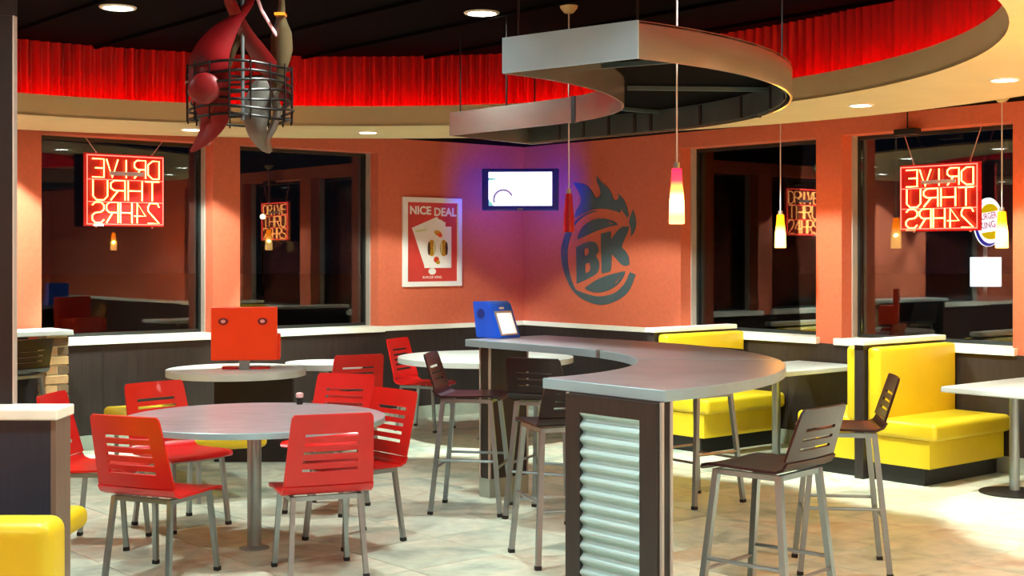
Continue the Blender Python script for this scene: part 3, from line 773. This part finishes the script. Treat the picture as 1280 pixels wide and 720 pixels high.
lettering('lettering', 'DEAL', .290, .088, .002, 'paper', pr, PM @ T(.400, .726, .0145), bold=.035)
# fan of cards
flat('card', [(.115, .60), (.44, .72), (.52, .50), (.29, .24)], 'paper', .0145, pr)
flat('card', [(.20, .56), (.50, .69), (.60, .44), (.28, .21)], 'pale_print', .0155, pr)
flat('card', [(.12, .59), (.42, .712), (.545, .66), (.53, .26), (.28, .19)], 'paper', .0165, pr)
flat('card', [(.29, .61), (.62, .62), (.62, .19), (.27, .19)], 'paper', .0175, pr)
def ell(cx, cy, rx, ry, n=20, rot=0): return [(cx + rx * cos(2 * pi * i / n) * cos(rot) - ry * sin(2 * pi * i / n) * sin(rot), cy + rx * cos(2 * pi * i / n) * sin(rot) + ry * sin(2 * pi * i / n) * cos(rot)) for i in range(n)]
for cx, rot, s in ((.365, 0, -1), (.52, 0, 1)):
    flat('printed_burger', ell(cx, .395, .05, .085), 'bun', .0185, pr)
    flat('printed_burger', ell(cx + s * .035, .39, .018, .07), 'patty', .0193, pr)
    flat('printed_burger', ell(cx - s * .03, .40, .010, .065), 'pale_print', .0193, pr)
flat('printed_burger', ell(.445, .55, .05, .028, rot=-.3), 'bun', .0185, pr); flat('printed_burger', ell(.47, .53, .032, .022, rot=-.3), 'tomato', .0193, pr)
flat('printed_burger', ell(.425, .275, .034, .032), 'tomato', .0185, pr); flat('printed_burger', ell(.445, .248, .026, .02), 'bun', .0193, pr)
flat('printed_pips', [(.16, .555), (.30, .575), (.30, .595), (.16, .578)], 'pale_print', .0185, pr)
flat('badge', ell(.375, .155, .048, .034), 'paper', .0145, pr)
lettering('lettering', 'BURGER KING', .24, .026, .001, 'paper', pr, PM @ T(.255, .082, .0145))

# ------------------------------------------------------------------ painted crest on the right wall
LOGO = {
    'flame': [(0.796,2.431),(0.885,2.427),(1.006,2.399),(1.086,2.332),(1.126,2.271),(1.166,2.26),(1.205,2.278),(1.215,2.305),(1.199,2.364),(1.155,2.43),(1.153,2.485),(1.205,2.428),(1.31,2.369),(1.368,2.304),(1.394,2.244),(1.419,2.228),(1.458,2.231),(1.479,2.251),(1.464,2.292),(1.54,2.244),(1.591,2.163),(1.618,2.073),(1.597,2.047),(1.534,2.11),(1.513,2.147),(1.5,2.098),(1.451,2.112),(1.336,2.138),(1.205,2.15),(1.073,2.14),(0.939,2.102),(0.827,2.053),(0.823,2.09),(0.841,2.136),(0.898,2.191),(0.925,2.245),(0.901,2.311),(0.847,2.378)],
    'flame_lick': [(1.678,2.125),(1.716,2.044),(1.722,1.965),(1.691,1.894),(1.647,1.859),(1.656,1.93),(1.622,1.993),(1.629,2.046)],
    'arc': [(1.166,2.124),(1.046,2.104),(0.939,2.065),(0.844,2.007),(0.762,1.905),(0.72,1.906),(0.789,1.994),(0.885,2.061),(0.993,2.105),(1.113,2.132)],
    'crescent': [(0.782,1.919),(0.727,1.808),(0.706,1.715),(0.713,1.574),(0.762,1.423),(0.83,1.315),(0.857,1.306),(0.993,1.27),(1.192,1.243),(1.419,1.282),(1.563,1.379),(1.635,1.502),(1.713,1.478),(1.625,1.302),(1.426,1.197),(1.192,1.152),(0.942,1.211),(0.816,1.278),(0.727,1.364),(0.637,1.527),(0.602,1.691),(0.623,1.797),(0.692,1.925)],
    'top_bun': [(0.864,1.835),(0.871,1.876),(0.905,1.931),(0.966,1.986),(1.1,2.039),(1.232,2.051),(1.336,2.034),(1.439,2.005),(1.46,1.978),(1.336,1.962),(1.139,1.919),(0.979,1.866)],
    'letter_b': [(0.845,1.757),(0.989,1.808),(1.11,1.818),(1.169,1.776),(1.184,1.715),(1.139,1.664),(1.191,1.612),(1.191,1.53),(1.154,1.479),(1.02,1.426),(0.852,1.371)],
    'letter_k': [(1.218,1.893),(1.361,1.915),(1.358,1.826),(1.432,1.896),(1.49,1.942),(1.54,1.963),(1.622,1.957),(1.603,1.904),(1.525,1.785),(1.518,1.749),(1.575,1.714),(1.625,1.644),(1.627,1.579),(1.575,1.559),(1.511,1.578),(1.432,1.644),(1.374,1.684),(1.367,1.532),(1.345,1.501),(1.228,1.485)],
    'bottom_bun': [(0.974,1.332),(1.139,1.417),(1.316,1.47),(1.561,1.513),(1.561,1.473),(1.49,1.392),(1.374,1.329),(1.243,1.291),(1.11,1.288),(1.02,1.307)]}
HOLES = {'letter_b': [[(0.967,1.736),(1.027,1.751),(1.042,1.705),(1.02,1.674),(0.967,1.658)], [(0.982,1.581),(1.05,1.596),(1.065,1.54),(1.042,1.503),(0.982,1.482)]],
         'top_bun': [[(1.31, 2.016), (1.375, 2.0), (1.40, 1.985), (1.365, 1.985), (1.33, 1.998)], [(.893, 1.875), (.915, 1.90), (.925, 1.925), (.905, 1.905)]],
         'bottom_bun': [[(1.40, 1.365), (1.45, 1.40), (1.51, 1.475), (1.47, 1.44), (1.42, 1.39)]],
         'crescent': [[(.665, 1.55), (.635, 1.70), (.665, 1.87), (.65, 1.70)]]}
def soften(pts, rounds=2):
    for _ in range(rounds):
        o_ = []
        for i, p in enumerate(pts):
            A_, P_, B_ = Vector(pts[i - 1]), Vector(p), Vector(pts[(i + 1) % len(pts)])
            if (P_ - A_).angle(B_ - P_, 0) > R(50): o_.append(p)
            else: o_ += [tuple(P_.lerp(A_, .25)), tuple(P_.lerp(B_, .25))]
        pts = o_
    return pts
cr = thing('wall_crest', 'dark slate flaming emblem with the letters BK painted on the orange wall', 'emblem', (0, 0, 0))
for nm, pts in LOGO.items():
    fill2d(nm, [soften(pts)] + HOLES.get(nm, []), .006, 'crest', cr, plane_right(0, 0, .001))

# ------------------------------------------------------------------ neon signs in the windows (read from outside)
GL = {'D': [[(0, 0), (0, 1), (.35, 1), (.6, .78), (.6, .22), (.35, 0), (0, 0)]], 'R': [[(0, 0), (0, 1), (.45, 1), (.6, .86), (.6, .64), (.45, .5), (0, .5)], [(.28, .5), (.6, 0)]],
      'I': [[(.3, 0), (.3, 1)]], 'V': [[(0, 1), (.3, 0), (.6, 1)]], 'E': [[(.6, 1), (0, 1), (0, 0), (.6, 0)], [(0, .5), (.45, .5)]], 'T': [[(0, 1), (.6, 1)], [(.3, 1), (.3, 0)]],
      'H': [[(0, 0), (0, 1)], [(.6, 0), (.6, 1)], [(0, .5), (.6, .5)]], 'U': [[(0, 1), (0, .2), (.15, 0), (.45, 0), (.6, .2), (.6, 1)]],
      '2': [[(0, .8), (.1, 1), (.5, 1), (.6, .82), (.6, .62), (0, 0), (.6, 0)]], '4': [[(.45, 0), (.45, 1), (0, .35), (.6, .35)]],
      'S': [[(.6, .85), (.45, 1), (.15, 1), (0, .85), (0, .65), (.15, .52), (.45, .48), (.6, .35), (.6, .15), (.45, 0), (.15, 0), (0, .15)]]}
def neon(label, mt, w, h, top_gap):
    """mt: x to the viewer's right, y up, z towards the room, origin lower left"""
    t = thing('neon_sign', label, 'neon sign', (0, 0, 0), 0, 'red neon window signs')
    bm = NB(); box(bm, .0, w, 0, h, -.032, -.026, mt); link('backing', bm, 'neon_back', t)
    rows = (('DRIVE', .67, .25), ('THRU', .36, .27), ('24HRS', .05, .28))
    for word, y0, hh in rows:
        n_ = len(word); cw = (w - .10) / n_
        for i, chx in enumerate(word):
            g = NB(); x0 = w - .055 - i * cw           # mirrored: letters run from the viewer's right to left
            sc_ = cw * .82 / .6
            for st_ in GL[chx]:
                tube(g, [mt @ Vector((x0 - p[0] * sc_, h * (y0 + p[1] * hh), 0)) for p in st_], .0062, 6)
            link('neon_letter', g, 'neon_text', t, True)
    bm = NB(); e = .02; tube(bm, [mt @ Vector(p) for p in ((e, e, .004), (w - e, e, .004), (w - e, h - e, .004), (e, h - e, .004))], .006, 6, True); link('neon_border', bm, 'neon_red', t, True)
    for y in (.335, .64):
        bm = NB(); tube(bm, [mt @ Vector(p) for p in ((e, h * y, .0), (w - e, h * y, .0))], .004, 6); link('neon_bar', bm, 'neon_red', t, True)
    for x in (w * .16, w * .86):
        bm = NB(); box(bm, x - .006, x + .006, -.01, h + .012, -.045, -.033, mt); link('bracket', bm, 'neon_wire', t)
    for x, dx in ((w * .16, -.10), (w * .86, .10)):
        bm = NB(); tube(bm, [mt @ Vector((x, h + .005, -.035)), mt @ Vector((x + dx, h + top_gap, -.035))], .0035, 6); link('chain', bm, 'neon_wire', t)
    bm = NB(); box(bm, w * .30, w * .72, h * .70, h * .755, .006, .014, mt); link('label_strip', bm, 'label_strip', t)
    bm = NB(); box(bm, w * .1, w * .22, .002, .02, .006, .016, mt); link('name_plate', bm, 'paper', t)
    return t
neon('mirrored red DRIVE THRU 24 HRS neon sign in the left window', plane_left(4.905, 1.925, -.11), .745, .64, HEAD - 1.925 - .64)
nr = neon('mirrored red DRIVE THRU 24 HRS neon sign in the right window', plane_right(4.68, 1.87, -.11), .74, .55, HEAD - 1.87 - .55)
bm = NB(); box(bm, 4.78, 4.98, .02, .12, HEAD - .05, HEAD + .0, WR, bev=.006); link('transformer', bm, 'black', nr)
bm = NB(); tube(bm, [PR(4.88, .07, HEAD), PR(4.88, .07, 2.85)], .006, 6); link('power_cord', bm, 'black', nr)

# ------------------------------------------------------------------ game kiosks
kb = thing('game_kiosk', 'blue wedge shaped game kiosk with a bright screen on the far end of the counter', 'kiosk', (-.105, 9.66, 1.0915), R(-42))
bm = NB(); PK = basis(Vector((1, 0, 0)), Z, Vector((0, -1, 0)), Vector((0, .115, 0)))
prism(bm, [(-.135, .255), (-.10, 0), (.125, 0), (.03, .235), (.0, .255)], 0, .23, PK); bmesh.ops.bevel(bm, geom=[e for e in bm.edges if e.calc_face_angle(0) > .5], offset=.006, segments=2, affect='EDGES'); link('body', bm, 'kiosk_blue', kb)
sl = math.atan2(-.235, .095); ms = T(.0785, 0, .117) @ Matrix.Rotation(-math.atan2(.095, .235), 4, 'Y')
bm = NB(); box(bm, -.004, .006, -.088, .088, -.105, .075, ms); link('screen_frame', bm, 'jamb_metal', kb)
bm = NB(); box(bm, .0, .008, -.074, .074, -.095, .058, ms); link('screen', bm, 'kiosk_screen', kb)
bm = NB(); box(bm, -.002, .004, -.025, .02, .092, .104, ms); link('badge', bm, 'paper', kb)
bm = NB(); cyl(bm, (0, 0, 0), .035, .004, 20, mtx=T(-.05, -.115, .17) @ Matrix.Rotation(R(90), 4, 'X')); link('speaker_disc', bm, mat('blue_grille', srgb(10, 52, 160), .5), kb)
kr = thing('game_kiosk', 'orange red game kiosk seen from behind on the small round table', 'kiosk', (-2.155, 10.95, .753), R(8))
bm = NB(); box(bm, -.262, .262, -.03, .03, .075, .505, None, bev=.008); link('back_panel', bm, 'kiosk_red', kr)
bm = NB(); box(bm, .225, .285, .01, .20, .075, .28, None, bev=.008); box(bm, -.24, .225, .03, .19, .08, .30, None, bev=.01); link('body', bm, 'kiosk_red', kr)
bm = NB(); box(bm, -.04, .04, -.02, .06, 0, .08); link('stem', bm, 'chrome', kr)
bm = NB(); box(bm, -.18, .20, .03, .18, 0, .018); link('base', bm, 'red_seat', kr)
for x in (-.165, .145):
    bm = NB(); mm = T(x, -.03, .39) @ Matrix.Rotation(R(90), 4, 'X') @ Matrix.Diagonal((1, .72, 1, 1)); lathe(bm, [(.018, 0), (.04, 0), (.038, .007), (.02, .009)], 20, mm); g_ = link('grommet', bm, 'grommet', kr, True)
    bm = NB(); cyl(bm, (0, 0, .0), .019, .0125, 16, mtx=mm); link('grommet_cap', bm, 'pinkish', g_)

# ------------------------------------------------------------------ hanging flame sculpture in a wire basket
SX, SY = -1.40, 7.0; q = 7.0 / 1700
fs = thing('flame_sculpture', 'hanging sculpture of red and grey metal flames in a black wire basket', 'sculpture', (SX, SY, 0))
def px(x, y): return ((x - 300) * q, 1.68 - (y - 318) * q)
def ribbon(name, pts, m, th=.004, wave=.035):
    """pts: (x, y, half width, depth, tilt) in the picture scale of the basket"""
    bm = NB(); rows = []
    # smooth by Catmull-Rom
    P_ = [Vector((px(p[0], p[1])[0], p[3], px(p[0], p[1])[1])) for p in pts]; Wd = [p[2] * q for p in pts]
    S = []
    for i in range(len(P_) - 1):
        p0, p1, p2, p3 = P_[max(0, i - 1)], P_[i], P_[i + 1], P_[min(len(P_) - 1, i + 2)]
        for k in range(6):
            u = k / 6; u2 = u * u; u3 = u2 * u
            S.append((.5 * ((2 * p1) + (p2 - p0) * u + (2 * p0 - 5 * p1 + 4 * p2 - p3) * u2 + (3 * p1 - p0 - 3 * p2 + p3) * u3), Wd[i] + (Wd[i + 1] - Wd[i]) * u))
    S.append((P_[-1], Wd[-1]))
    for i, (p, w_) in enumerate(S):
        d = (S[min(len(S) - 1, i + 1)][0] - S[max(0, i - 1)][0]); d.y = 0; d.normalize()
        s = Vector((d.z, 0, -d.x))
        rows.append([bm.verts.new(p + s * (w_ * f) + Vector((0, -wave * (1 - abs(f)) * min(1, w_ / .05) + .05 * f * min(1, w_ / .05), 0))) for f in (-1, -.6, -.2, .2, .6, 1)])
    for A, B in zip(rows, rows[1:]):
        for j in range(5): bm.faces.new((A[j], A[j + 1], B[j + 1], B[j]))
    solid(bm, th); return link(name, bm, m, fs, True)
ribbon('flame', [(312, -14, 6, .05), (309, 2, 9, .02), (298, 22, 10, -.02), (282, 48, 20, -.10), (272, 75, 26, -.17), (271, 105, 27, -.20), (276, 132, 25, -.20), (277, 152, 21, -.19), (268, 170, 14, -.17), (256, 183, 8, -.15), (246, 192, 1.5, -.13)], 'leaf_red')
ribbon('flame', [(283, -14, 6, -.02), (288, 2, 8, 0), (297, 22, 8, .0), (308, 45, 10, .04), (322, 66, 12, .08), (338, 90, 13, .10), (350, 112, 9, .11), (357, 130, 3, .12)], 'leaf_red')
ribbon('flame', [(350, -16, 3, .02), (351, 4, 4.5, .02), (350, 22, 7, .02), (350, 42, 15, .03), (350, 62, 16, .04), (347, 82, 12, .06), (343, 104, 8, .08), (338, 122, 3, .1)], 'leaf_tan')
ribbon('flame', [(324, 100, 10, .02), (323, 124, 20, .0), (321, 146, 19, -.02), (323, 165, 14, -.03), (330, 180, 9, -.03), (338, 190, 3, -.03)], 'leaf_grey')
ribbon('flame', [(344, 118, 6, -.08), (350, 140, 6, -.09), (345, 160, 6, -.08), (337, 176, 5, -.07), (341, 192, 3, -.06)], 'leaf_grey')
ribbon('flame', [(240, 132, 3, .1), (245, 150, 6, .1), (252, 166, 5, .1), (255, 180, 2, .1)], 'leaf_grey')
ribbon('flame', [(300, 38, 2, .06), (292, 52, 7, .06), (286, 66, 6, .06), (284, 82, 2, .06)], 'leaf_tan')
bm = NB(); tube(bm, [(px(316, -16)[0], .03, px(316, -16)[1]), (px(326, 12)[0], .03, px(326, 12)[1]), (px(345, 44)[0], .03, px(345, 44)[1])], .009, 8); link('strap', bm, 'pinkish', fs)
bm = NB(); z_ = px(0, 18)[1]; box(bm, px(344, 0)[0], px(357, 0)[0], -.03, .04, z_ - .008, z_ + .006); link('band', bm, 'orange_band', fs)
zt, zb_ = px(0, 86)[1], px(0, 150)[1]; RR = 65 * q
for k in range(7):
    z_ = zb_ + (zt - zb_) * k / 6; rr = RR * (.97 + .03 * math.sin(k * 2.1))
    bm = NB(); tube(bm, [(rr * cos(2 * pi * i / 40) + .006 * sin(k), rr * sin(2 * pi * i / 40), z_ + .008 * sin(3 * 2 * pi * i / 40 + k)) for i in range(40)], .0072, 6, True); link('basket_hoop', bm, 'black_metal', fs, True)
for k in range(16):
    an = 2 * pi * k / 16; bm = NB(); x_, y_ = RR * 1.0 * cos(an), RR * 1.0 * sin(an)
    tube(bm, [(x_, y_, zb_ - .02), (x_ * 1.01, y_ * 1.01, (zt + zb_) / 2), (x_, y_, zt + .012)], .0045, 6); link('basket_upright', bm, 'black_metal', fs, True)
bm = NB(); cyl(bm, (.01, .02, zb_), .010, H1 - zb_, 12); link('hanger_rod', bm, 'chrome', fs, True)
for k in range(3):
    an = 2 * pi * k / 3 + .5; bm = NB(); tube(bm, [(.01, .02, zb_ + .02), (RR * cos(an), RR * sin(an), zb_ + .02)], .006, 6); link('basket_spoke', bm, 'black_metal', fs)
bm = NB(); mm = T(-.125, -.245, px(0, 118)[1]); bmesh.ops.create_uvsphere(bm, u_segments=20, v_segments=12, radius=.085, matrix=mm @ Matrix.Diagonal((1, .45, .95, 1))); link('lamp_ball', bm, 'leaf_red', fs, True)

# ------------------------------------------------------------------ outside: dark lot and the roadside sign
bm = NB(); box(bm, -90, 110, 5, 130, -.22, -.16); lot = struct(link('ground', bm, 'asphalt'))
rs = thing('roadside_sign', 'glowing oval burger sign over a white board on a pole, seen outside the right window', 'sign', (21.0, 60, -.16), R(-8))
def outp(x, z, d=-.16): return basis(Vector((1, 0, 0)), Z, Vector((0, -1, 0)), Vector((x, d, z)))
bm = NB(); cyl(bm, (-.1, .1, 0), .09, 3.6, 16); link('pole', bm, 'jamb_metal', rs)
ov = fill2d('oval_panel', [ell(0, 0, .60, 1.08, 40)], .3, 'sign_white', rs, outp(0, 3.26, .15))
fill2d('crescent', [[p for p in ell(-.02, -.03, .58, 1.03, 40)[14:36]] + [p for p in ell(.06, .04, .56, .98, 40)[14:36][::-1]]], .01, 'sign_blue', rs, outp(0, 3.26, -.155))
fill2d('top_bun', [[(.36 * cos(R(an_)) + .05, .36 * sin(R(an_)) + .45) for an_ in range(10, 191, 12)]], .01, 'sign_yellow', rs, outp(0, 3.26, -.155))
fill2d('bottom_bun', [[(.40 * cos(R(an_)) + .08, .34 * sin(R(an_)) - .42) for an_ in range(190, 371, 12)]], .01, 'sign_yellow', rs, outp(0, 3.26, -.155))
lettering('lettering', 'BURGER', .78, .30, .01, 'sign_pink', rs, outp(-.40, 3.30, -.155) @ Matrix.Rotation(.2, 4, 'Z'), bold=.02)
lettering('lettering', 'KING', .66, .30, .01, 'sign_pink', rs, outp(-.34, 2.92, -.155) @ Matrix.Rotation(.2, 4, 'Z'), bold=.02)
bm = NB(); box(bm, -.75, .55, -.1, .1, .42, 1.72); link('message_board', bm, 'sign_white', rs)
for i, (x, y, h) in enumerate(((-11, 60, 3.4), (-16, 75, 2.0), (-24, 62, 2.2), (9, 70, 4.5))):
    sl_ = thing('street_lamp', 'small distant street lamp in the dark outside', 'street lamp', (x, y, -.16), 0, 'distant street lamps')
    bm = NB(); cyl(bm, (0, 0, 0), .06, h, 10); link('pole', bm, 'black', sl_)
    bm = NB(); bmesh.ops.create_uvsphere(bm, u_segments=12, v_segments=8, radius=.12, matrix=T(0, 0, h + .1)); link('globe', bm, 'glow_street', sl_, True)
